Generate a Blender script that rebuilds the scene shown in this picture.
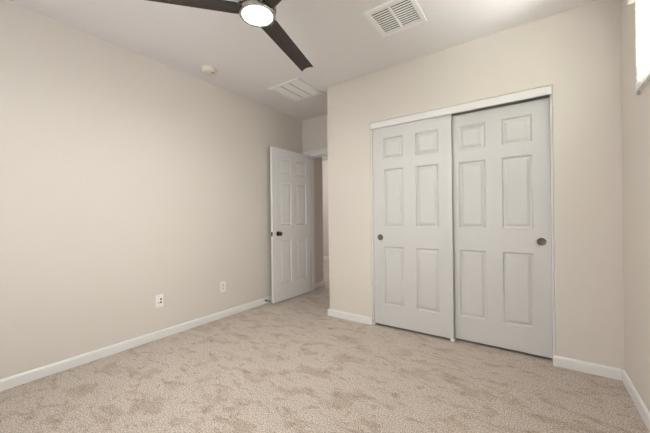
import bpy, bmesh, math, random
from mathutils import Vector, Matrix
for o in list(bpy.data.objects): bpy.data.objects.remove(o)
S = bpy.context.scene
COL = S.collection
R = math.radians

# ------------------------------------------------------------------ camera
F = Vector((-0.57612181, 0.81736259, 0.00143702))
RT = Vector((0.81730634, 0.57610124, -0.01084913))
UP = Vector((0.00969554, 0.00507594, 0.99994011))
cd = bpy.data.cameras.new('camera'); cam = bpy.data.objects.new('camera', cd); COL.objects.link(cam)
cd.sensor_width = 36; cd.lens = 36 * 295.629 / 650; cd.clip_start = 0.02
cam.matrix_world = Matrix(((RT.x, UP.x, -F.x, 2.8754), (RT.y, UP.y, -F.y, 0), (RT.z, UP.z, -F.z, 1.12), (0, 0, 0, 1)))
S.camera = cam
# ------------------------------------------------------------------ world, daylight, exposure
w = bpy.data.worlds.new('world'); S.world = w; w.use_nodes = True
w.node_tree.nodes['Background'].inputs[0].default_value = (0.86, 0.93, 1.0, 1)
S.view_settings.view_transform = 'Standard'; S.view_settings.look = 'None'
S.view_settings.gamma = 1; S.view_settings.exposure = 0.45; S.view_settings.use_curve_mapping = False

def area(name, loc, target, sx, sy, power, color=(1, 1, 1), spread=180):
    l = bpy.data.lights.new(name, 'AREA'); l.shape = 'RECTANGLE'; l.size = sx; l.size_y = sy
    l.energy = power; l.color = color; l.spread = R(spread)
    o = bpy.data.objects.new(name, l); COL.objects.link(o); o.location = loc
    d = Vector(target) - Vector(loc); o.rotation_euler = d.to_track_quat('-Z', 'Y').to_euler()
    return o
# daylight through the high window, plus fill at two added unseen windows
P_FRONT, P_SIDE, P_HIGH, P_LAMP, P_HALL, P_SKY = 51, 21, 740, 250, 36, 0.4
area('added_front_fill', (1.45, -1.32, 1.50), (1.45, 3, 1.40), 2.2, 1.5, P_FRONT, (0.935, 0.97, 1.0))
area('added_side_fill', (3.62, -0.05, 1.50), (0, -0.05, 1.40), 1.5, 1.3, P_SIDE, (0.935, 0.97, 1.0))
area('daylight_high_window', (3.60, 1.57, 2.11), (2.0, 1.57, 2.0), 1.44, 0.58, P_HIGH, (0.96, 0.98, 1.0))
w.node_tree.nodes['Background'].inputs[1].default_value = P_SKY
# unseen point light added to brighten the hall beyond the door, no fixture
hl = bpy.data.lights.new('hall_fill', 'POINT'); hl.energy = P_HALL; hl.shadow_soft_size = 0.12; hl.color = (0.99, 0.99, 1.0)
ho = bpy.data.objects.new('hall_fill', hl); COL.objects.link(ho); ho.location = (-1.0, 4.9, 2.3)

# ------------------------------------------------------------------ materials
def lin(c):
    return tuple((x / 12.92 if x <= 0.04045 else ((x + 0.055) / 1.055) ** 2.4) for x in c)
def srgb(r, g, b): return lin((r / 255, g / 255, b / 255)) + (1,)
def nt(name):
    m = bpy.data.materials.new(name); m.use_nodes = True
    n = m.node_tree.nodes; return m, n, m.node_tree.links, n['Principled BSDF']
def plain(name, col, rough=0.5, metal=0.0, bump=0, scale=200, spec=0.5):
    m, n, l, b = nt(name)
    b.inputs['Roughness'].default_value = rough; b.inputs['Metallic'].default_value = metal
    b.inputs['Specular IOR Level'].default_value = spec
    tc = n.new('ShaderNodeTexCoord'); nz = n.new('ShaderNodeTexNoise'); nz.inputs['Scale'].default_value = scale
    nz.inputs['Detail'].default_value = 3
    l.new(tc.outputs['Object'], nz.inputs['Vector'])
    mx = n.new('ShaderNodeMix'); mx.data_type = 'RGBA'
    mx.inputs[6].default_value = col; mx.inputs[7].default_value = tuple(c * 0.96 for c in col[:3]) + (1,)
    l.new(nz.outputs['Fac'], mx.inputs[0]); l.new(mx.outputs[2], b.inputs['Base Color'])
    if bump:
        bp = n.new('ShaderNodeBump'); bp.inputs['Strength'].default_value = bump; bp.inputs['Distance'].default_value = 0.002
        l.new(nz.outputs['Fac'], bp.inputs['Height']); l.new(bp.outputs['Normal'], b.inputs['Normal'])
    return m
M = {}
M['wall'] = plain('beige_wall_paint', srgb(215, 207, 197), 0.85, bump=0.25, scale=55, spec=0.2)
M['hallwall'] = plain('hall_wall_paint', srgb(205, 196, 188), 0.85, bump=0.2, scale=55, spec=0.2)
M['ceiling'] = plain('ceiling_paint', srgb(230, 226, 225), 0.9, bump=0.3, scale=45, spec=0.15)
M['trim'] = plain('white_trim_paint', srgb(226, 224, 221), 0.4, bump=0.03, scale=40)
M['door'] = plain('white_door_paint', srgb(203, 201, 197), 0.42, bump=0.06, scale=90)
M['plastic'] = plain('white_plastic', srgb(238, 236, 231), 0.4)
M['cream'] = plain('cream_plastic', srgb(226, 217, 201), 0.45)
M['grille'] = plain('white_enamel', srgb(236, 234, 231), 0.4)
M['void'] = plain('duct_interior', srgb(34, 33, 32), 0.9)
M['nickel'] = plain('brushed_nickel', srgb(178, 172, 165), 0.25, 1.0)
M['bronze'] = plain('dark_pewter', srgb(92, 84, 76), 0.25, 1.0)
M['pewter'] = plain('aged_nickel', srgb(112, 105, 97), 0.32, 1.0)
M['steel'] = plain('satin_steel', srgb(150, 146, 140), 0.3, 1.0)
M['rubber'] = plain('dark_rubber', srgb(48, 44, 42), 0.7)
M['hole'] = plain('socket_black', srgb(16, 16, 18), 0.6)
M['greybar'] = plain('light_grey_enamel', srgb(196, 194, 191), 0.5)
M['grey'] = plain('grey_plastic', srgb(150, 150, 148), 0.6)

def wood():
    m, n, l, b = nt('dark_weathered_wood')
    tc = n.new('ShaderNodeTexCoord'); mp = n.new('ShaderNodeMapping'); mp.inputs['Scale'].default_value = (3, 60, 20)
    nz = n.new('ShaderNodeTexNoise'); nz.inputs['Scale'].default_value = 3; nz.inputs['Detail'].default_value = 6
    cr = n.new('ShaderNodeValToRGB'); cr.color_ramp.elements[0].color = srgb(32, 27, 25); cr.color_ramp.elements[1].color = srgb(70, 61, 57)
    cr.color_ramp.elements[0].position = 0.3; cr.color_ramp.elements[1].position = 0.75
    l.new(tc.outputs['Object'], mp.inputs['Vector']); l.new(mp.outputs['Vector'], nz.inputs['Vector'])
    l.new(nz.outputs['Fac'], cr.inputs['Fac']); l.new(cr.outputs['Color'], b.inputs['Base Color'])
    b.inputs['Roughness'].default_value = 0.45
    return m
M['wood'] = wood()

def carpet():
    m, n, l, b = nt('beige_carpet_pile')
    tc = n.new('ShaderNodeTexCoord')
    def noise(scale, detail, rough=0.5, stretch=None, dist=0.0):
        z = n.new('ShaderNodeTexNoise'); z.inputs['Scale'].default_value = scale; z.inputs['Detail'].default_value = detail
        z.inputs['Roughness'].default_value = rough; z.inputs['Distortion'].default_value = dist
        if stretch:
            mp = n.new('ShaderNodeMapping'); mp.inputs['Rotation'].default_value = (0, 0, stretch[0]); mp.inputs['Scale'].default_value = stretch[1]
            l.new(tc.outputs['Object'], mp.inputs['Vector']); l.new(mp.outputs['Vector'], z.inputs['Vector'])
        else: l.new(tc.outputs['Object'], z.inputs['Vector'])
        return z
    def ramp(src, p0, c0, p1, c1):
        r = n.new('ShaderNodeValToRGB'); e = r.color_ramp.elements
        e[0].position = p0; e[0].color = c0; e[1].position = p1; e[1].color = c1
        l.new(src, r.inputs['Fac']); return r.outputs['Color']
    def mix(mode, fac, a, c):
        x = n.new('ShaderNodeMix'); x.data_type = 'RGBA'; x.blend_type = mode
        if isinstance(fac, float): x.inputs[0].default_value = fac
        else: l.new(fac, x.inputs[0])
        l.new(a, x.inputs[6]); l.new(c, x.inputs[7]); return x.outputs[2]
    patch = noise(4.2, 5, 0.6, (0.35, (1.0, 1.9, 1)), 0.6)
    patch2 = noise(11, 4, 0.6, (-0.2, (1.0, 1.6, 1)), 0.5)
    fine = noise(150, 4, 0.75)
    tuft = n.new('ShaderNodeTexVoronoi'); tuft.inputs['Scale'].default_value = 120; l.new(tc.outputs['Object'], tuft.inputs['Vector'])
    W = (1, 1, 1, 1)
    base = ramp(fine.outputs['Fac'], 0.38, srgb(130, 116, 102), 0.62, srgb(243, 230, 216))
    tu = ramp(tuft.outputs['Distance'], 0.2, W, 0.75, (0.62, 0.58, 0.54, 1))
    c = mix('MULTIPLY', 0.25, base, tu)
    p1 = ramp(patch.outputs['Fac'], 0.39, (0.74, 0.67, 0.60, 1), 0.49, W)
    c = mix('MULTIPLY', 0.68, c, p1)
    p2 = ramp(patch2.outputs['Fac'], 0.37, (0.72, 0.64, 0.56, 1), 0.43, W)
    c = mix('MULTIPLY', 0.65, c, p2)
    l.new(c, b.inputs['Base Color'])
    b.inputs['Roughness'].default_value = 0.95; b.inputs['Specular IOR Level'].default_value = 0.1
    b.inputs['Sheen Weight'].default_value = 0.15
    add = n.new('ShaderNodeMath'); add.operation = 'SUBTRACT'
    l.new(fine.outputs['Fac'], add.inputs[0]); l.new(tuft.outputs['Distance'], add.inputs[1])
    bp = n.new('ShaderNodeBump'); bp.inputs['Strength'].default_value = 0.8; bp.inputs['Distance'].default_value = 0.006
    l.new(add.outputs[0], bp.inputs['Height'])
    bp2 = n.new('ShaderNodeBump'); bp2.inputs['Strength'].default_value = 0.5; bp2.inputs['Distance'].default_value = 0.02
    l.new(patch2.outputs['Fac'], bp2.inputs['Height']); l.new(bp.outputs['Normal'], bp2.inputs['Normal'])
    l.new(bp2.outputs['Normal'], b.inputs['Normal'])
    return m
M['carpet'] = carpet()

def emis(name, col, strength):
    m, n, l, b = nt(name)
    b.inputs['Base Color'].default_value = (0.9, 0.9, 0.88, 1); b.inputs['Emission Color'].default_value = col
    b.inputs['Emission Strength'].default_value = strength
    return m
M['lamp'] = emis('lit_led_diffuser', (1.0, 0.985, 0.965, 1), P_LAMP)
M['lamp_rim'] = emis('frosted_rim', (1.0, 0.97, 0.93, 1), 0.75)
def glass():
    m = bpy.data.materials.new('window_glass'); m.use_nodes = True; n = m.node_tree.nodes; l = m.node_tree.links
    n.clear(); o = n.new('ShaderNodeOutputMaterial'); t = n.new('ShaderNodeBsdfTransparent'); g = n.new('ShaderNodeBsdfGlossy')
    g.inputs['Roughness'].default_value = 0.02; f = n.new('ShaderNodeFresnel'); f.inputs['IOR'].default_value = 1.4
    x = n.new('ShaderNodeMixShader'); l.new(f.outputs[0], x.inputs[0]); l.new(t.outputs[0], x.inputs[1]); l.new(g.outputs[0], x.inputs[2])
    l.new(x.outputs[0], o.inputs[0]); return m
M['glass'] = glass()
def blindmat():
    m = bpy.data.materials.new('translucent_white_vinyl'); m.use_nodes = True; n = m.node_tree.nodes; l = m.node_tree.links
    n.clear(); o = n.new('ShaderNodeOutputMaterial'); d = n.new('ShaderNodeBsdfDiffuse'); t = n.new('ShaderNodeBsdfTranslucent')
    tc = n.new('ShaderNodeTexCoord'); nz = n.new('ShaderNodeTexNoise'); nz.inputs['Scale'].default_value = 25
    cr = n.new('ShaderNodeValToRGB'); cr.color_ramp.elements[0].color = srgb(226, 228, 222); cr.color_ramp.elements[1].color = srgb(246, 246, 240)
    l.new(tc.outputs['Object'], nz.inputs['Vector']); l.new(nz.outputs['Fac'], cr.inputs['Fac'])
    l.new(cr.outputs['Color'], d.inputs[0]); l.new(cr.outputs['Color'], t.inputs[0])
    x = n.new('ShaderNodeMixShader'); x.inputs[0].default_value = 0.45
    l.new(d.outputs[0], x.inputs[1]); l.new(t.outputs[0], x.inputs[2]); l.new(x.outputs[0], o.inputs[0]); return m
M['blind'] = blindmat()

# ------------------------------------------------------------------ helpers
def obj(name, bm, mat, parent=None, smooth=False, bevel=0, kind=None, label=None, cat=None, group=None, loc=None):
    bmesh.ops.recalc_face_normals(bm, faces=bm.faces)
    me = bpy.data.meshes.new(name); bm.to_mesh(me); bm.free()
    o = bpy.data.objects.new(name, me); COL.objects.link(o); me.materials.append(M[mat] if isinstance(mat, str) else mat)
    if smooth:
        for p in me.polygons: p.use_smooth = True
        try: me.set_sharp_from_angle(angle=R(35))
        except Exception: pass
    if bevel:
        b = o.modifiers.new('bevel', 'BEVEL'); b.width = bevel; b.segments = 2; b.limit_method = 'ANGLE'; b.angle_limit = R(40)
    if parent: o.parent = parent
    if loc: o.location = loc
    tag(o, label, cat, group, kind); return o
def tag(o, label=None, cat=None, group=None, kind=None):
    if label: o['label'] = label
    if cat: o['category'] = cat
    if group: o['group'] = group
    if kind: o['kind'] = kind
    return o
def empty(name, loc=(0, 0, 0), rz=0, **k):
    o = bpy.data.objects.new(name, None); COL.objects.link(o); o.location = loc; o.rotation_euler = (0, 0, rz)
    o.empty_display_size = 0.05
    return tag(o, **k)
def box(bm, a, b, mt=None):
    x0, y0, z0 = a; x1, y1, z1 = b
    v = [bm.verts.new(p) for p in [(x0, y0, z0), (x1, y0, z0), (x1, y1, z0), (x0, y1, z0), (x0, y0, z1), (x1, y0, z1), (x1, y1, z1), (x0, y1, z1)]]
    for f in [(0, 3, 2, 1), (4, 5, 6, 7), (0, 1, 5, 4), (1, 2, 6, 5), (2, 3, 7, 6), (3, 0, 4, 7)]: bm.faces.new([v[i] for i in f])
    if mt is not None: bmesh.ops.transform(bm, matrix=mt, verts=v)
    return v
def boxes(*bs):
    bm = bmesh.new()
    for a, b in bs: box(bm, a, b)
    return bm
def prism(bm, pts, z0, z1):
    lo = [bm.verts.new((x, y, z0)) for x, y in pts]; hi = [bm.verts.new((x, y, z1)) for x, y in pts]
    n = len(pts)
    bm.faces.new(lo[::-1]); bm.faces.new(hi)
    for i in range(n): bm.faces.new([lo[i], lo[(i + 1) % n], hi[(i + 1) % n], hi[i]])
def lathe(prof, seg=48, mt=None):
    """prof: list of (radius, z); closed with caps where radius is 0"""
    bm = bmesh.new(); rings = []
    for r, z in prof:
        if r < 1e-6: rings.append([bm.verts.new((0, 0, z))])
        else: rings.append([bm.verts.new((r * math.cos(2 * math.pi * i / seg), r * math.sin(2 * math.pi * i / seg), z)) for i in range(seg)])
    for a, b in zip(rings, rings[1:]):
        for i in range(seg):
            j = (i + 1) % seg
            if len(a) == 1 and len(b) == 1: continue
            if len(a) == 1: bm.faces.new([a[0], b[i], b[j]])
            elif len(b) == 1: bm.faces.new([a[i], a[j], b[0]])
            else: bm.faces.new([a[i], a[j], b[j], b[i]])
    if mt is not None: bmesh.ops.transform(bm, matrix=mt, verts=bm.verts[:])
    return bm
def arc(cx, cy, r, a0, a1, n=6):
    return [(cx + r * math.cos(R(a0 + (a1 - a0) * i / n)), cy + r * math.sin(R(a0 + (a1 - a0) * i / n))) for i in range(n + 1)]
def baseboard(name, path, label, side=1, h=0.074, t=0.014, mat='trim'):
    """skirting swept along a polyline on the wall face; side=+1 puts its thickness to the left of travel"""
    prof = [(0, 0.0), (t, 0.0), (t, h - 0.016), (t * 0.86, h - 0.009), (t * 0.5, h - 0.003), (t * 0.3, h), (0, h)]
    P = [Vector(p) for p in path]; bm = bmesh.new(); rows = []
    for i, p in enumerate(P):
        ds = []
        if i > 0: ds.append((P[i] - P[i - 1]).normalized())
        if i < len(P) - 1: ds.append((P[i + 1] - P[i]).normalized())
        ns = [Vector((-d.y, d.x)) * side for d in ds]
        if len(ns) == 2:
            m = (ns[0] + ns[1]).normalized(); m = m / max(0.3, m.dot(ns[0]))
        else: m = ns[0]
        rows.append([bm.verts.new((p.x + m.x * d, p.y + m.y * d, z)) for d, z in prof])
    k = len(prof)
    for a, b in zip(rows, rows[1:]):
        for i in range(k):
            j = (i + 1) % k; bm.faces.new([a[i], a[j], b[j], b[i]])
    bm.faces.new(rows[0]); bm.faces.new(rows[-1][::-1])
    return obj(name, bm, mat, kind='structure', label=label)
def panel_slab(bm, w, h, t, cols, rows, backside=True):
    """moulded six-panel door leaf: x 0..w, z 0..h, front face y=0 looking to -y, back at y=t"""
    xs = sorted({0, w} | {c for p in cols for c in p}); zs = sorted({0, h} | {c for p in rows for c in p})
    faces = [(0.0, 1)] + ([(t, -1)] if backside else [])
    for y0, s in faces:
        for i in range(len(xs) - 1):
            for j in range(len(zs) - 1):
                a, b, c, d = xs[i], xs[i + 1], zs[j], zs[j + 1]
                if (a, b) in cols and (c, d) in rows:
                    prev = None
                    for ins, dep in [(0, 0), (0.003, 0.005), (0.008, 0.0115), (0.013, 0.0125), (0.018, 0.0115), (0.036, 0.003), (0.039, 0.0025)]:
                        y = y0 + s * dep
                        r = [bm.verts.new(q) for q in [(a + ins, y, c + ins), (b - ins, y, c + ins), (b - ins, y, d - ins), (a + ins, y, d - ins)]]
                        if prev:
                            for k in range(4): bm.faces.new([prev[k], prev[(k + 1) % 4], r[(k + 1) % 4], r[k]])
                        prev = r
                    bm.faces.new(prev)
                else: bm.faces.new([bm.verts.new(q) for q in [(a, y0, c), (b, y0, c), (b, y0, d), (a, y0, d)]])
    if not backside: bm.faces.new([bm.verts.new(q) for q in [(0, t, 0), (w, t, 0), (w, t, h), (0, t, h)]])
    # edges: split to match the front grid so the leaf is watertight
    for j in range(len(zs) - 1):
        for x in (0, w): bm.faces.new([bm.verts.new(q) for q in [(x, 0, zs[j]), (x, t, zs[j]), (x, t, zs[j + 1]), (x, 0, zs[j + 1])]])
    for i in range(len(xs) - 1):
        for z in (0, h): bm.faces.new([bm.verts.new(q) for q in [(xs[i], 0, z), (xs[i + 1], 0, z), (xs[i + 1], t, z), (xs[i], t, z)]])
    bmesh.ops.remove_doubles(bm, verts=bm.verts[:], dist=0.0002)

# ------------------------------------------------------------------ the room
H = 2.600; D = 2.774; XC = 0.965; XR = 3.365; YB = 3.50; YF = -1.10
XA, XB, HC = 1.507, 2.997, 2.083
st = dict(kind='structure')
obj('floor', boxes(((-3.1, YF - 0.12, -0.1), (XR + 0.14, 6.45, 0))), 'carpet', label='mottled beige cut pile carpet covering the whole floor', **st)
# ceiling with two duct openings under the vents (void behind them is the duct box itself)
V1 = (1.873, 2.236, 1.922, 2.282); V2 = (0.405, 0.853, 2.402, 2.868)
bm = bmesh.new()
def ceil(bm):
    xs = [-3.1, V2[0] + 0.03, V2[1] - 0.03, V1[0] + 0.03, V1[1] - 0.03, XR + 0.14]
    ys = [YF - 0.12, V1[2] + 0.03, V1[3] - 0.03, V2[2] + 0.03, V2[3] - 0.03, 6.45]
    for i in range(5):
        for j in range(5):
            if (i, j) in ((3, 1), (1, 3)): continue
            box(bm, (xs[i], ys[j], H), (xs[i + 1], ys[j + 1], H + 0.12))
    bmesh.ops.remove_doubles(bm, verts=bm.verts[:], dist=0.0001)
    # drop the shared inner faces between neighbouring cells
    seen = {}
    for f in bm.faces: seen.setdefault(tuple(sorted(v.index for v in f.verts)), []).append(f)
bm.verts.ensure_lookup_table()
ceil(bm)
bm.verts.index_update(); seen = {}
for f in bm.faces: seen.setdefault(tuple(sorted(v.index for v in f.verts)), []).append(f)
bmesh.ops.delete(bm, geom=[f for fs in seen.values() if len(fs) > 1 for f in fs], context='FACES_ONLY')
obj('ceiling', bm, 'ceiling', label='smooth off white ceiling', **st)
obj('wall_left', boxes(((-0.12, YF - 0.12, 0), (0, YB + 0.12, H))), 'wall', label='long beige painted wall on the left', **st)
# right wall with the high window
WY0, WY1, WZ0, WZ1 = 0.85, 2.28, 1.825, 2.40
SY0, SY1, SZ0, SZ1 = -0.80, 0.70, 0.85, 2.10
obj('wall_right', boxes(((XR, YF - 0.12, 0), (XR + 0.14, SY0, H)), ((XR, SY1, 0), (XR + 0.14, WY0, H)), ((XR, WY1, 0), (XR + 0.14, YB + 0.12, H)),
    ((XR, WY0, 0), (XR + 0.14, WY1, WZ0)), ((XR, WY0, WZ1), (XR + 0.14, WY1, H)), ((XR, SY0, 0), (XR + 0.14, SY1, SZ0)), ((XR, SY0, SZ1), (XR + 0.14, SY1, H))),
    'wall', label='beige wall on the right with the high window', **st)
# front wall behind the viewer with a window added for light
FX0, FX1, FZ0, FZ1 = 0.45, 2.45, 0.85, 2.15
obj('wall_front', boxes(((0, YF - 0.12, 0), (FX0, YF, H)), ((FX1, YF - 0.12, 0), (XR, YF, H)),
    ((FX0, YF - 0.12, 0), (FX1, YF, FZ0)), ((FX0, YF - 0.12, FZ1), (FX1, YF, H))), 'wall', label='beige wall behind the viewer', **st)
# closet wall with rounded drywall corners
r = 0.018
bm = bmesh.new()
def cells(bm, xs, ys, zs, keep):
    V = {}
    def v(i, j, k):
        if (i, j, k) not in V: V[(i, j, k)] = bm.verts.new((xs[i], ys[j], zs[k]))
        return V[(i, j, k)]
    on = lambda i, j, k: 0 <= i < len(xs) - 1 and 0 <= j < len(ys) - 1 and 0 <= k < len(zs) - 1 and keep(i, j, k)
    for i in range(len(xs) - 1):
        for j in range(len(ys) - 1):
            for k in range(len(zs) - 1):
                if not on(i, j, k): continue
                if not on(i - 1, j, k): bm.faces.new([v(i, j, k), v(i, j, k + 1), v(i, j + 1, k + 1), v(i, j + 1, k)])
                if not on(i + 1, j, k): bm.faces.new([v(i + 1, j, k), v(i + 1, j + 1, k), v(i + 1, j + 1, k + 1), v(i + 1, j, k + 1)])
                if not on(i, j - 1, k): bm.faces.new([v(i, j, k), v(i + 1, j, k), v(i + 1, j, k + 1), v(i, j, k + 1)])
                if not on(i, j + 1, k): bm.faces.new([v(i, j + 1, k), v(i, j + 1, k + 1), v(i + 1, j + 1, k + 1), v(i + 1, j + 1, k)])
                if not on(i, j, k - 1): bm.faces.new([v(i, j, k), v(i, j + 1, k), v(i + 1, j + 1, k), v(i + 1, j, k)])
                if not on(i, j, k + 1): bm.faces.new([v(i, j, k + 1), v(i + 1, j, k + 1), v(i + 1, j + 1, k + 1), v(i, j + 1, k + 1)])
cells(bm, [XC, XC + 0.115, XA, XB, XR], [D, D + 0.115, YB], [0, HC, H], lambda i, j, k: (j == 0 and not (i == 2 and k == 0)) or (j == 1 and i == 0))
def on_edge(e):
    a, b = e.verts[0].co, e.verts[1].co; m = (a + b) / 2
    if abs(a.y - D) > 1e-4 or abs(b.y - D) > 1e-4: return False
    vert = abs(a.x - b.x) < 1e-4
    if vert and abs(m.x - XC) < 1e-4: return True
    if vert and (abs(m.x - XA) < 1e-4 or abs(m.x - XB) < 1e-4) and m.z < HC: return True
    return (not vert) and abs(m.z - HC) < 1e-4 and XA < m.x < XB
bmesh.ops.bevel(bm, geom=[e for e in bm.edges if on_edge(e)], offset=0.014, segments=5, profile=0.5, affect='EDGES')
obj('wall_back', bm, 'wall', label='beige wall holding the closet, with rounded corners', smooth=True, **st)
DX0, DX1, DZ = 0.105, 0.925, 2.045
obj('wall_alcove', boxes(((0, YB, 0), (DX0, YB + 0.12, H)), ((DX1, YB, 0), (XR, YB + 0.12, H)), ((DX0, YB, DZ), (DX1, YB + 0.12, H))), 'wall',
    label='short beige wall of the entry recess above the open doorway', **st)
# the hall beyond
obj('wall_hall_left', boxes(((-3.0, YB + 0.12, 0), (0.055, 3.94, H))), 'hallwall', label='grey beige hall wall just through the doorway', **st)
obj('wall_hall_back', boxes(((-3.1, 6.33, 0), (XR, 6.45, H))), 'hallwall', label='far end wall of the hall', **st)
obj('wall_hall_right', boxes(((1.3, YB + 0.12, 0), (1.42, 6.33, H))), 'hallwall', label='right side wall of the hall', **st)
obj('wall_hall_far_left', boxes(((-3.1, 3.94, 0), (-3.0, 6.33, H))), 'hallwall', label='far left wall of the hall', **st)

baseboard('baseboard_left', [(0, YF), (0, YB - 0.001)], 'white baseboard along the long left wall', side=-1)
baseboard('baseboard_right', [(XR, D - 0.001), (XR, YF)], 'white baseboard along the right wall', side=-1)
baseboard('baseboard_back', [(XC, YB - 0.03), (XC, D), (XA + 0.001, D)], 'white baseboard left of the closet wrapping the wall corner', side=-1)
baseboard('baseboard_back_right', [(XB + 0.001, D + 0.03), (XB + 0.001, D), (XR - 0.015, D)], 'white baseboard right of the closet', side=-1)
baseboard('baseboard_front', [(XR - 0.015, YF), (0.015, YF)], 'white baseboard below the added window behind the viewer', side=-1)
baseboard('baseboard_hall', [(0.055, YB + 0.125), (0.055, 3.94), (-2.99, 3.94)], 'white baseboard in the hall', side=-1)
baseboard('baseboard_hall_back', [(-2.99, 6.33), (1.29, 6.33)], 'white baseboard on the far hall wall', side=-1, h=0.10)

# ---- closet frame: fascia, jambs, dark head track, closet doors
def fascia():
    bm = bmesh.new()
    prism(bm, [(0, 0), (0.012, 0), (0.016, 0.004), (0.016, 0.058), (0.012, 0.062), (0, 0.062)], 0, XB - XA - 0.002)
    bmesh.ops.transform(bm, matrix=Matrix(((0, 0, 1, XA + 0.001), (-1, 0, 0, D + 0.012), (0, 1, 0, 2.018), (0, 0, 0, 1))), verts=bm.verts[:])
    return bm
obj('trim_1', fascia(), 'trim', label='white fascia strip hiding the closet door track', **st)
obj('trim_2', boxes(((XA + 0.0005, D + 0.004, 0), (XA + 0.011, D + 0.105, 2.016))), 'trim', label='thin white left closet jamb', bevel=0.002, **st)
obj('trim_3', boxes(((XB - 0.011, D + 0.004, 0), (XB - 0.0005, D + 0.105, 2.016))), 'trim', label='thin white right closet jamb', bevel=0.002, **st)
obj('trim_4', boxes(((XA + 0.011, D + 0.016, 2.026), (XB - 0.011, D + 0.10, 2.044)), ((XA + 0.011, D + 0.0545, 2.010), (XB - 0.011, D + 0.057, 2.026))), 'steel', label='steel closet door track', **st)

ROWS = lambda z0: [(0.228 - z0, 0.815 - z0), (1.010 - z0, 1.592 - z0), (1.696 - z0, 1.908 - z0)]
def pull_bm():
    return lathe([(0, 0.0008), (0.013, 0.0008), (0.021, 0.0012), (0.0245, 0.0032), (0.0275, 0.0042), (0.030, 0.0030), (0.0305, 0.0)], 40)
def closet_door(name, x0, wd, y0, cols, px, pz, label, z0=0.022):
    t = empty(name, (x0, y0, z0), label=label, kind='structure')
    bm = bmesh.new(); panel_slab(bm, wd, 1.999, 0.032, cols, ROWS(z0))
    obj('slab', bm, 'door', t, bevel=0.0012)
    mt = Matrix.Translation((px, 0, pz - z0)) @ Matrix.Rotation(R(90), 4, 'X')
    bm = pull_bm(); bmesh.ops.transform(bm, matrix=mt, verts=bm.verts[:])
    obj('finger_pull', bm, 'pewter', t, smooth=True, label='round dark metal finger pull')
    return t
cl = [(1.640 - 1.519, 1.842 - 1.519), (1.965 - 1.519, 2.171 - 1.519)]
closet_door('door_2', 1.519, 0.768, D + 0.018, cl, 1.596 - 1.519, 0.906, 'left white six panel sliding closet door, on the front track')
x0 = 2.235
cr_ = [(2.336 - x0, 2.546 - x0), (2.667 - x0, 2.873 - x0)]
closet_door('door_3', x0, 0.750, D + 0.062, cr_, 2.925 - x0, 0.910, 'right white six panel sliding closet door, on the rear track')
gt = boxes(((2.262, D + 0.012, 0), (2.294, D + 0.0165, 0.026)), ((2.262, D + 0.012, 0), (2.294, D + 0.10, 0.004)), ((2.262, D + 0.0505, 0), (2.294, D + 0.0555, 0.03)))
obj('door_guide', gt, 'plastic', label='small white plastic guide at the foot of the closet doors', cat='door guide')

# ---- doorway: casing and jambs
cz = 2.100; cx0 = 0.047
def casing(bm, a, b): box(bm, a, b)
bm = bmesh.new()
# mitred-look casing built as a swept L profile
prof = [(0, 0), (0, -0.017), (0.02, -0.017), (0.03, -0.013), (0.055, -0.011), (0.066, -0.008), (0.066, 0)]   # (distance outward from reveal, y)
path = [((DX0 - 0.006, 0.0), (-1, 0)), ((DX0 - 0.006, DZ + 0.0), (-1, 1)), ((XC - 0.001, DZ + 0.0), (0, 1))]
rows = []
for (px, pz), (ox, oz) in path:
    rows.append([bm.verts.new((px + ox * d, YB - 0.0005 + y, pz + oz * d)) for d, y in prof])
k = len(prof)
for a, b in zip(rows, rows[1:]):
    for i in range(k): bm.faces.new([a[i], a[(i + 1) % k], b[(i + 1) % k], b[i]])
bm.faces.new(rows[0]); bm.faces.new(rows[-1][::-1])
obj('trim_5', bm, 'trim', label='white casing around the entry doorway', **st)
obj('trim_6', boxes(((DX0 + 0.0005, YB - 0.001, 0), (DX0 + 0.019, YB + 0.125, DZ - 0.0005)), ((DX0 + 0.019, YB - 0.001, DZ - 0.02), (DX1 - 0.019, YB + 0.125, DZ - 0.0005)),
    ((DX1 - 0.019, YB - 0.001, 0), (DX1 - 0.0005, YB + 0.125, DZ - 0.0005)), ((DX0 + 0.019, YB + 0.045, 0), (DX0 + 0.030, YB + 0.08, DZ - 0.02)), ((DX0 + 0.03, YB + 0.045, DZ - 0.031), (DX1 - 0.03, YB + 0.08, DZ - 0.02))),
    'trim', label='white jamb and stop of the entry doorway', bevel=0.0015, **st)

# ---- the open entry door, hinged at the left jamb, swung back along the left wall
hx, hy = 0.154, 3.474; fx, fy = 0.140, 2.716
wd = math.hypot(fx - hx, fy - hy)
# local x runs from the free edge to the hinge, local -y is the face seen
rz = math.atan2(hy - fy, hx - fx)
t = empty('door_1', (fx, fy, 0.015), rz, label='white six panel entry door standing open against the left wall', kind='structure')
bm = bmesh.new()
panel_slab(bm, wd, 2.018, 0.035, [(0.140, 0.350), (0.455, 0.672)], [(0.220, 0.800), (1.000, 1.578), (1.690, 1.898)])
obj('slab', bm, 'trim', t, bevel=0.0012)
KX, KZ = 0.093, 0.892
def knob(front):
    p = [(0, 0.062), (0.012, 0.0615), (0.021, 0.058), (0.0265, 0.050), (0.028, 0.043), (0.0255, 0.035), (0.018, 0.028), (0.012, 0.024), (0.011, 0.012), (0.014, 0.009), (0.030, 0.007), (0.0325, 0.004), (0.0325, 0)]
    rot = Matrix.Rotation(R(90 if front else -90), 4, 'X')
    return lathe(p, 40, Matrix.Translation((KX, 0 if front else 0.035, KZ)) @ rot)
obj('knob', knob(True), 'bronze', t, smooth=True, label='dark metal door knob')
obj('knob', knob(False), 'bronze', t, smooth=True, label='dark metal door knob')
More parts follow.
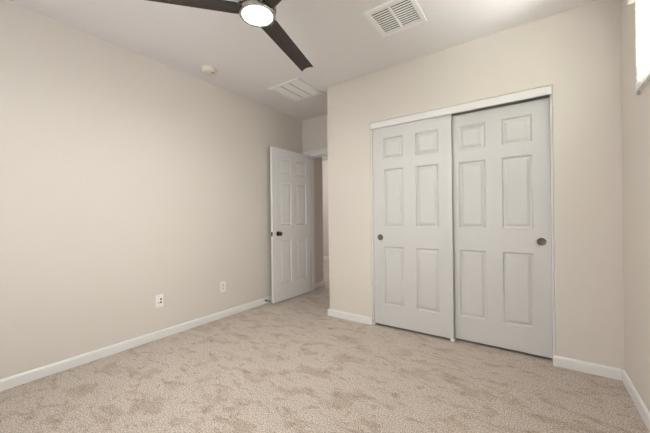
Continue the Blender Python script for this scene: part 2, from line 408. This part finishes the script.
bm = bmesh.new(); box(bm, (-0.0012, 0.005, KZ - 0.028), (0.001, 0.030, KZ + 0.028)); box(bm, (-0.009, 0.0115, KZ - 0.008), (0.001, 0.0235, KZ + 0.008))
obj('latch', bm, 'bronze', t, label='dark metal latch plate on the door edge')
for z in (0.18, 1.0, 1.82):
    bm = lathe([(0, -0.045), (0.006, -0.045), (0.006, 0.045), (0, 0.045)], 16, Matrix.Translation((wd + 0.004, 0.041, z)))
    box(bm, (wd - 0.03, 0.0352, z - 0.044), (wd + 0.004, 0.0372, z + 0.044))
    obj('hinge', bm, 'steel', t, smooth=True)

# ---- high window in the right wall
t = empty('window_1', (XR, 0, 0), label='high window in the right wall behind the blind', kind='structure')
fr = boxes(((0.07, WY0, WZ0), (0.12, WY1, WZ0 + 0.04)), ((0.07, WY0, WZ1 - 0.04), (0.12, WY1, WZ1)), ((0.07, WY0, WZ0 + 0.04), (0.12, WY0 + 0.04, WZ1 - 0.04)),
    ((0.07, WY1 - 0.04, WZ0 + 0.04), (0.12, WY1, WZ1 - 0.04)), ((0.075, (WY0 + WY1) / 2 - 0.02, WZ0 + 0.04), (0.115, (WY0 + WY1) / 2 + 0.02, WZ1 - 0.04)))
obj('window_frame', fr, 'plastic', t)
obj('window_casing', boxes(((-0.018, 2.299, 1.797), (-0.0005, 2.334, 2.43)), ((-0.018, 0.76, 1.797), (-0.0005, 2.299, 1.811)), ((-0.018, 0.76, 1.811), (-0.0005, 0.795, 2.43))), 'plastic', t)
obj('window_pane', boxes(((0.092, WY0 + 0.035, WZ0 + 0.035), (0.098, WY1 - 0.035, WZ1 - 0.035))), 'glass', t)
# front window, out of view, added to light the room
t = empty('added_window_front', (0, YF, 0), label='unseen wide window added in the wall behind the viewer to light the room', kind='structure')
fr = boxes(((FX0, -0.10, FZ0), (FX1, -0.05, FZ0 + 0.05)), ((FX0, -0.10, FZ1 - 0.05), (FX1, -0.05, FZ1)), ((FX0, -0.10, FZ0 + 0.05), (FX0 + 0.05, -0.05, FZ1 - 0.05)),
    ((FX1 - 0.05, -0.10, FZ0 + 0.05), (FX1, -0.05, FZ1 - 0.05)), (((FX0 + FX1) / 2 - 0.025, -0.095, FZ0 + 0.05), ((FX0 + FX1) / 2 + 0.025, -0.055, FZ1 - 0.05)))
obj('window_frame', fr, 'plastic', t)
obj('window_pane', boxes(((FX0 + 0.045, -0.078, FZ0 + 0.045), (FX1 - 0.045, -0.072, FZ1 - 0.045))), 'glass', t)

t = empty('added_window_side', (XR, 0, 0), label='unseen large window added in the right wall behind the viewer to light the room', kind='structure')  # out of view, added so light reaches the left wall from the side
fr = boxes(((0.07, SY0, SZ0), (0.12, SY1, SZ0 + 0.04)), ((0.07, SY0, SZ1 - 0.04), (0.12, SY1, SZ1)), ((0.07, SY0, SZ0 + 0.04), (0.12, SY0 + 0.04, SZ1 - 0.04)),
    ((0.07, SY1 - 0.04, SZ0 + 0.04), (0.12, SY1, SZ1 - 0.04)), ((0.075, -0.07, SZ0 + 0.04), (0.115, -0.03, SZ1 - 0.04)))
obj('window_frame', fr, 'plastic', t)
obj('window_pane', boxes(((0.092, SY0 + 0.035, SZ0 + 0.035), (0.098, SY1 - 0.035, SZ1 - 0.035))), 'glass', t)

# ---- blind over the high window
BY0, BY1 = 0.80, 2.298; BZ = 1.814
t = empty('window_blind', (XR, 0, 0), label='bright white horizontal slat blind covering the high window', cat='blind')
bm = bmesh.new(); nsl = 15
for i in range(nsl):
    z = BZ + 0.034 + i * 0.0335
    mt = Matrix.Translation((-0.019, 0, z)) @ Matrix.Rotation(R(70), 4, 'Y')
    box(bm, (-0.020, BY0, -0.0012), (0.020, BY1, 0.0012), mt)
obj('slats', bm, 'blind', t)
obj('bottom_rail', boxes(((-0.028, BY0, BZ), (-0.010, BY1, BZ + 0.014))), 'blind', t, bevel=0.003)
bm = boxes(((-0.048, BY0 - 0.045, 2.290), (-0.043, BY1 + 0.042, 2.375)), ((-0.043, BY0 - 0.045, 2.290), (-0.019, BY0 - 0.039, 2.375)), ((-0.043, BY1 + 0.036, 2.290), (-0.019, BY1 + 0.042, 2.375)))
obj('valance', bm, 'plastic', t, bevel=0.002)
obj('headrail', boxes(((-0.040, BY0, 2.330), (-0.003, BY1, 2.372))), 'plastic', t)
for y in (BY0 + 0.12, (BY0 + BY1) / 2, BY1 - 0.10):
    obj('ladder_cord', boxes(*[((x - 0.0006, y - 0.001, BZ + 0.01), (x + 0.0006, y + 0.001, 2.335)) for x in (-0.0385, -0.0015)]), 'plastic', t)
bm = lathe([(0, -0.012), (0.007, -0.012), (0.008, -0.004), (0.005, 0.008), (0.002, 0.012), (0, 0.012)], 16, Matrix.Translation((-0.012, 2.322, 1.785)))
obj('cord_tassel', bm, 'grey', t, smooth=True, label='small grey end piece under the bottom rail')

# ---- ceiling fan
FC = (1.620, 1.144)
t = empty('ceiling_fan', (FC[0], FC[1], H), label='dark three blade ceiling fan with a nickel body and round lit lamp', cat='ceiling fan')
obj('canopy', lathe([(0, -0.001), (0.068, -0.001), (0.068, -0.02), (0.055, -0.045), (0.018, -0.055), (0, -0.055)]), 'nickel', t, smooth=True)
obj('downrod', lathe([(0, -0.05), (0.013, -0.05), (0.013, -0.16), (0, -0.16)], 24), 'nickel', t, smooth=True)
zb = 2.275 - H
obj('motor_housing', lathe([(0, -0.15), (0.030, -0.15), (0.060, -0.162), (0.095, -0.185), (0.106, -0.21), (0.106, zb + 0.012), (0.100, zb + 0.006), (0, zb + 0.006)]), 'nickel', t, smooth=True)
obj('lower_ring', lathe([(0, zb + 0.004), (0.094, zb + 0.004), (0.099, zb - 0.004), (0.0995, 2.265 - H), (0.1005, 2.256 - H), (0.0985, 2.251 - H), (0.089, 2.251 - H), (0.088, 2.259 - H), (0, 2.260 - H)]), 'nickel', t, smooth=True)
obj('light_diffuser', lathe([(0, 2.2495 - H), (0.05, 2.250 - H), (0.077, 2.2512 - H), (0.080, 2.253 - H), (0.080, 2.2585 - H), (0, 2.2585 - H)]), 'lamp', t, smooth=True, label='round glowing white diffuser')
obj('diffuser_rim', lathe([(0.0802, 2.2585 - H), (0.0802, 2.2515 - H), (0.083, 2.2518 - H), (0.0868, 2.2545 - H), (0.0868, 2.2585 - H)]), 'lamp_rim', t, smooth=True, label='frosted rim around the diffuser')
def blade():
    bm = bmesh.new(); n = 14; up = []; lo = []
    for i in range(n + 1):
        u = i / n; x = 0.085 + u * (0.692 - 0.085)
        wid = 0.106 - 0.006 * u
        if i == 0: wid = 0.095
        ra, rb = [], []
        for j in range(7):
            v = j / 6 - 0.5; xx = x
            if i == n: xx = x - 0.014 * (1 - (2 * v) ** 2) + 0.010 * (v + 0.5)   # slightly hollow tip
            z = 0.005 * (1 - (2 * v) ** 2)
            ra.append(bm.verts.new((xx, v * wid, z + 0.0035))); rb.append(bm.verts.new((xx, v * wid, z - 0.0035)))
        up.append(ra); lo.append(rb)
    for i in range(n):
        for j in range(6):
            bm.faces.new([up[i][j], up[i + 1][j], up[i + 1][j + 1], up[i][j + 1]]); bm.faces.new([lo[i][j], lo[i][j + 1], lo[i + 1][j + 1], lo[i + 1][j]])
        for j in (0, 6): bm.faces.new([up[i][j], up[i + 1][j], lo[i + 1][j], lo[i][j]])
    for i in (0, n):
        for j in range(6): bm.faces.new([up[i][j], up[i][j + 1], lo[i][j + 1], lo[i][j]])
    return bm
src = None
for a in (104.8, 229, -14):
    if src is None: o = src = obj('blade', blade(), 'wood', t, smooth=True)
    else: o = src.copy(); COL.objects.link(o); o.parent = t
    o.location = (0, 0, zb + 0.004); o.rotation_euler = (R(-7), 0, R(a))

# ---- vents
t = empty('supply_vent', (V1[0], V1[2], H), label='square white ceiling register with dark louver gaps, nearer the closet', cat='vent')
W, L = V1[1] - V1[0], V1[3] - V1[2]; fw = 0.038
def vframe(W, L, fw, dz=0.008):
    bm = bmesh.new(); rows = []
    for ins, z in [(0, -0.0005), (0.004, -dz), (fw - 0.004, -dz), (fw, -dz + 0.003), (fw, 0.008)]:
        rows.append([bm.verts.new(p) for p in [(ins, ins, z), (W - ins, ins, z), (W - ins, L - ins, z), (ins, L - ins, z)]])
    for a, b in zip(rows, rows[1:]):
        for k in range(4): bm.faces.new([a[k], a[(k + 1) % 4], b[(k + 1) % 4], b[k]])
    return bm
o = obj('frame', vframe(W, L, fw), 'grille', t)
obj('mullion', boxes(((W / 2 - 0.009, fw, -0.008), (W / 2 + 0.009, L - fw, 0.0))), 'grille', t)
n = 11
for half in ((fw + 0.002, W / 2 - 0.010), (W / 2 + 0.010, W - fw - 0.002)):
    for i in range(n):
        y = fw + (i + 0.5) * (L - 2 * fw) / n
        bm = bmesh.new()
        box(bm, (half[0], -0.0056, -0.0007), (half[1], 0.0056, 0.0007), Matrix.Translation((0, y, -0.002)) @ Matrix.Rotation(R(-20), 4, 'X'))
        obj('louver', bm, 'grille', t)
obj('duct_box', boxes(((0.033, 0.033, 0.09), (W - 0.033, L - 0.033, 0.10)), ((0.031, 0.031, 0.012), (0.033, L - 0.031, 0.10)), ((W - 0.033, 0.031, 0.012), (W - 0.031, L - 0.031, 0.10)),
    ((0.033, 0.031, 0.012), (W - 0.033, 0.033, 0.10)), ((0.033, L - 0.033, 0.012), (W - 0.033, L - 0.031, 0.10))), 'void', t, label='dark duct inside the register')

t = empty('return_vent', (V2[0], V2[2], H), label='flat white ceiling return grille split in three sections, above the open door', cat='vent')
W, L = V2[1] - V2[0], V2[3] - V2[2]; fw = 0.034
obj('frame', vframe(W, L, fw, 0.010), 'grille', t)
sec = (W - 2 * fw) / 3
for i in (1, 2):
    xx = fw + i * sec
    obj('divider_bar', boxes(((xx - 0.005, fw, -0.0095), (xx + 0.005, L - fw, -0.004))), 'greybar', t, label='grey bar between grille sections')
for s in range(3):
    bm = bmesh.new(); n = 26
    for i in range(n):
        y = fw + (i + 0.5) * (L - 2 * fw) / n
        box(bm, (fw + s * sec + 0.004, -0.0085, -0.0008), (fw + (s + 1) * sec - 0.004, 0.0085, 0.0008), Matrix.Translation((0, y, -0.001)) @ Matrix.Rotation(R(-28), 4, 'X'))
    obj('louver_section', bm, 'grille', t)
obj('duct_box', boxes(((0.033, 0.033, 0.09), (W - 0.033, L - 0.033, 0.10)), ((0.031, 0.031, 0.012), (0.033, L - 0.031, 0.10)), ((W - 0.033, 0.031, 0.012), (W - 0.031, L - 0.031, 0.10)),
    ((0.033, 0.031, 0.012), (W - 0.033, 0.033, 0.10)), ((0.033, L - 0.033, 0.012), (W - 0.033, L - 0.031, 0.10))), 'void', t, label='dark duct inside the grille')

# ---- smoke detector
t = empty('smoke_detector', (0.262, 1.742, H), label='small round cream smoke detector on the ceiling', cat='smoke detector')
obj('base_ring', lathe([(0, -0.0005), (0.070, -0.0005), (0.070, -0.010), (0.067, -0.013), (0, -0.013)]), 'cream', t, smooth=True)
obj('cover', lathe([(0, -0.013), (0.063, -0.013), (0.063, -0.026), (0.058, -0.034), (0.045, -0.038), (0.020, -0.040), (0, -0.040)]), 'cream', t, smooth=True)
obj('test_button', lathe([(0, -0.0385), (0.010, -0.0385), (0.010, -0.0425), (0, -0.0435)], 20, Matrix.Translation((0.028, 0.018, 0))), 'grey', t, smooth=True, label='small grey button')

# ---- wall plates on the left wall
def plate(name, y, z, label, cat):
    t = empty(name, (0, y, z), label=label, cat=cat)
    bm = boxes(((0.0003, -0.036, -0.058), (0.006, 0.036, 0.058)))
    obj('cover_plate', bm, 'plastic', t, bevel=0.0025)
    return t
t = plate('jack_plate', 1.366, 0.350, 'white wall plate with two black round jacks, nearer the viewer on the left wall', 'wall plate')
for zz in (0.014, -0.014):
    obj('jack', lathe([(0, 0.0), (0.0085, 0.0), (0.0085, 0.003), (0.006, 0.006), (0, 0.006)], 20, Matrix.Translation((0.0058, 0.013, zz)) @ Matrix.Rotation(R(90), 4, 'Y')), 'hole', t, smooth=True, label='black round jack')
obj('port', boxes(((0.0055, -0.012, -0.022), (0.0068, 0.000, -0.012))), 'grey', t, label='small grey port')
for zz in (0.046, -0.046):
    obj('screw', lathe([(0, 0), (0.003, 0), (0.0025, 0.001), (0, 0.0012)], 12, Matrix.Translation((0.006, 0, zz)) @ Matrix.Rotation(R(90), 4, 'Y')), 'steel', t)
t = plate('power_outlet', 2.060, 0.346, 'white duplex power outlet on the left wall, nearer the open door', 'outlet')
for zz in (0.0195, -0.0195):
    f = obj('receptacle', boxes(((0.0055, -0.0165, zz - 0.014), (0.0078, 0.0165, zz + 0.014))), 'cream', t, bevel=0.001)
    obj('slot', boxes(((0.0076, -0.0072, zz - 0.001), (0.0081, -0.0050, zz + 0.008)), ((0.0076, 0.0050, zz - 0.001), (0.0081, 0.0072, zz + 0.007)), ((0.0076, -0.002, zz - 0.009), (0.0081, 0.002, zz - 0.005))), 'hole', f)
obj('screw', lathe([(0, 0), (0.003, 0), (0.0025, 0.001), (0, 0.0012)], 12, Matrix.Translation((0.006, 0, 0)) @ Matrix.Rotation(R(90), 4, 'Y')), 'steel', t)

# ---- door stop on the left baseboard
t = empty('door_stop', (0.0143, 2.697, 0.040), label='small dark spring door stop on the baseboard beside the open door', cat='door stop')
obj('base', lathe([(0, 0), (0.012, 0), (0.012, 0.003), (0.006, 0.006), (0, 0.006)], 20, Matrix.Rotation(R(90), 4, 'Y')), 'bronze', t, smooth=True)
bm = bmesh.new()
pts = []
for i in range(17 * 8):
    a = i / 8 * 2 * math.pi; pts.append((0.005 + 0.062 * i / (17 * 8), 0.005 * math.cos(a), 0.005 * math.sin(a)))
prev = None
for i, p in enumerate(pts):
    a = i / 8 * 2 * math.pi; rad = Vector((0, math.cos(a), math.sin(a)))
    ring = [bm.verts.new(Vector(p) + rad * 0.0013 * math.cos(q) + Vector((1, 0, 0)) * 0.0013 * math.sin(q)) for q in (0, math.pi / 2, math.pi, 3 * math.pi / 2)]
    if prev:
        for k in range(4): bm.faces.new([prev[k], prev[(k + 1) % 4], ring[(k + 1) % 4], ring[k]])
    prev = ring
obj('spring', bm, 'bronze', t, smooth=True)
obj('tip', lathe([(0, 0.064), (0.007, 0.064), (0.008, 0.070), (0.007, 0.078), (0, 0.079)], 20, Matrix.Rotation(R(90), 4, 'Y')), 'rubber', t, smooth=True)
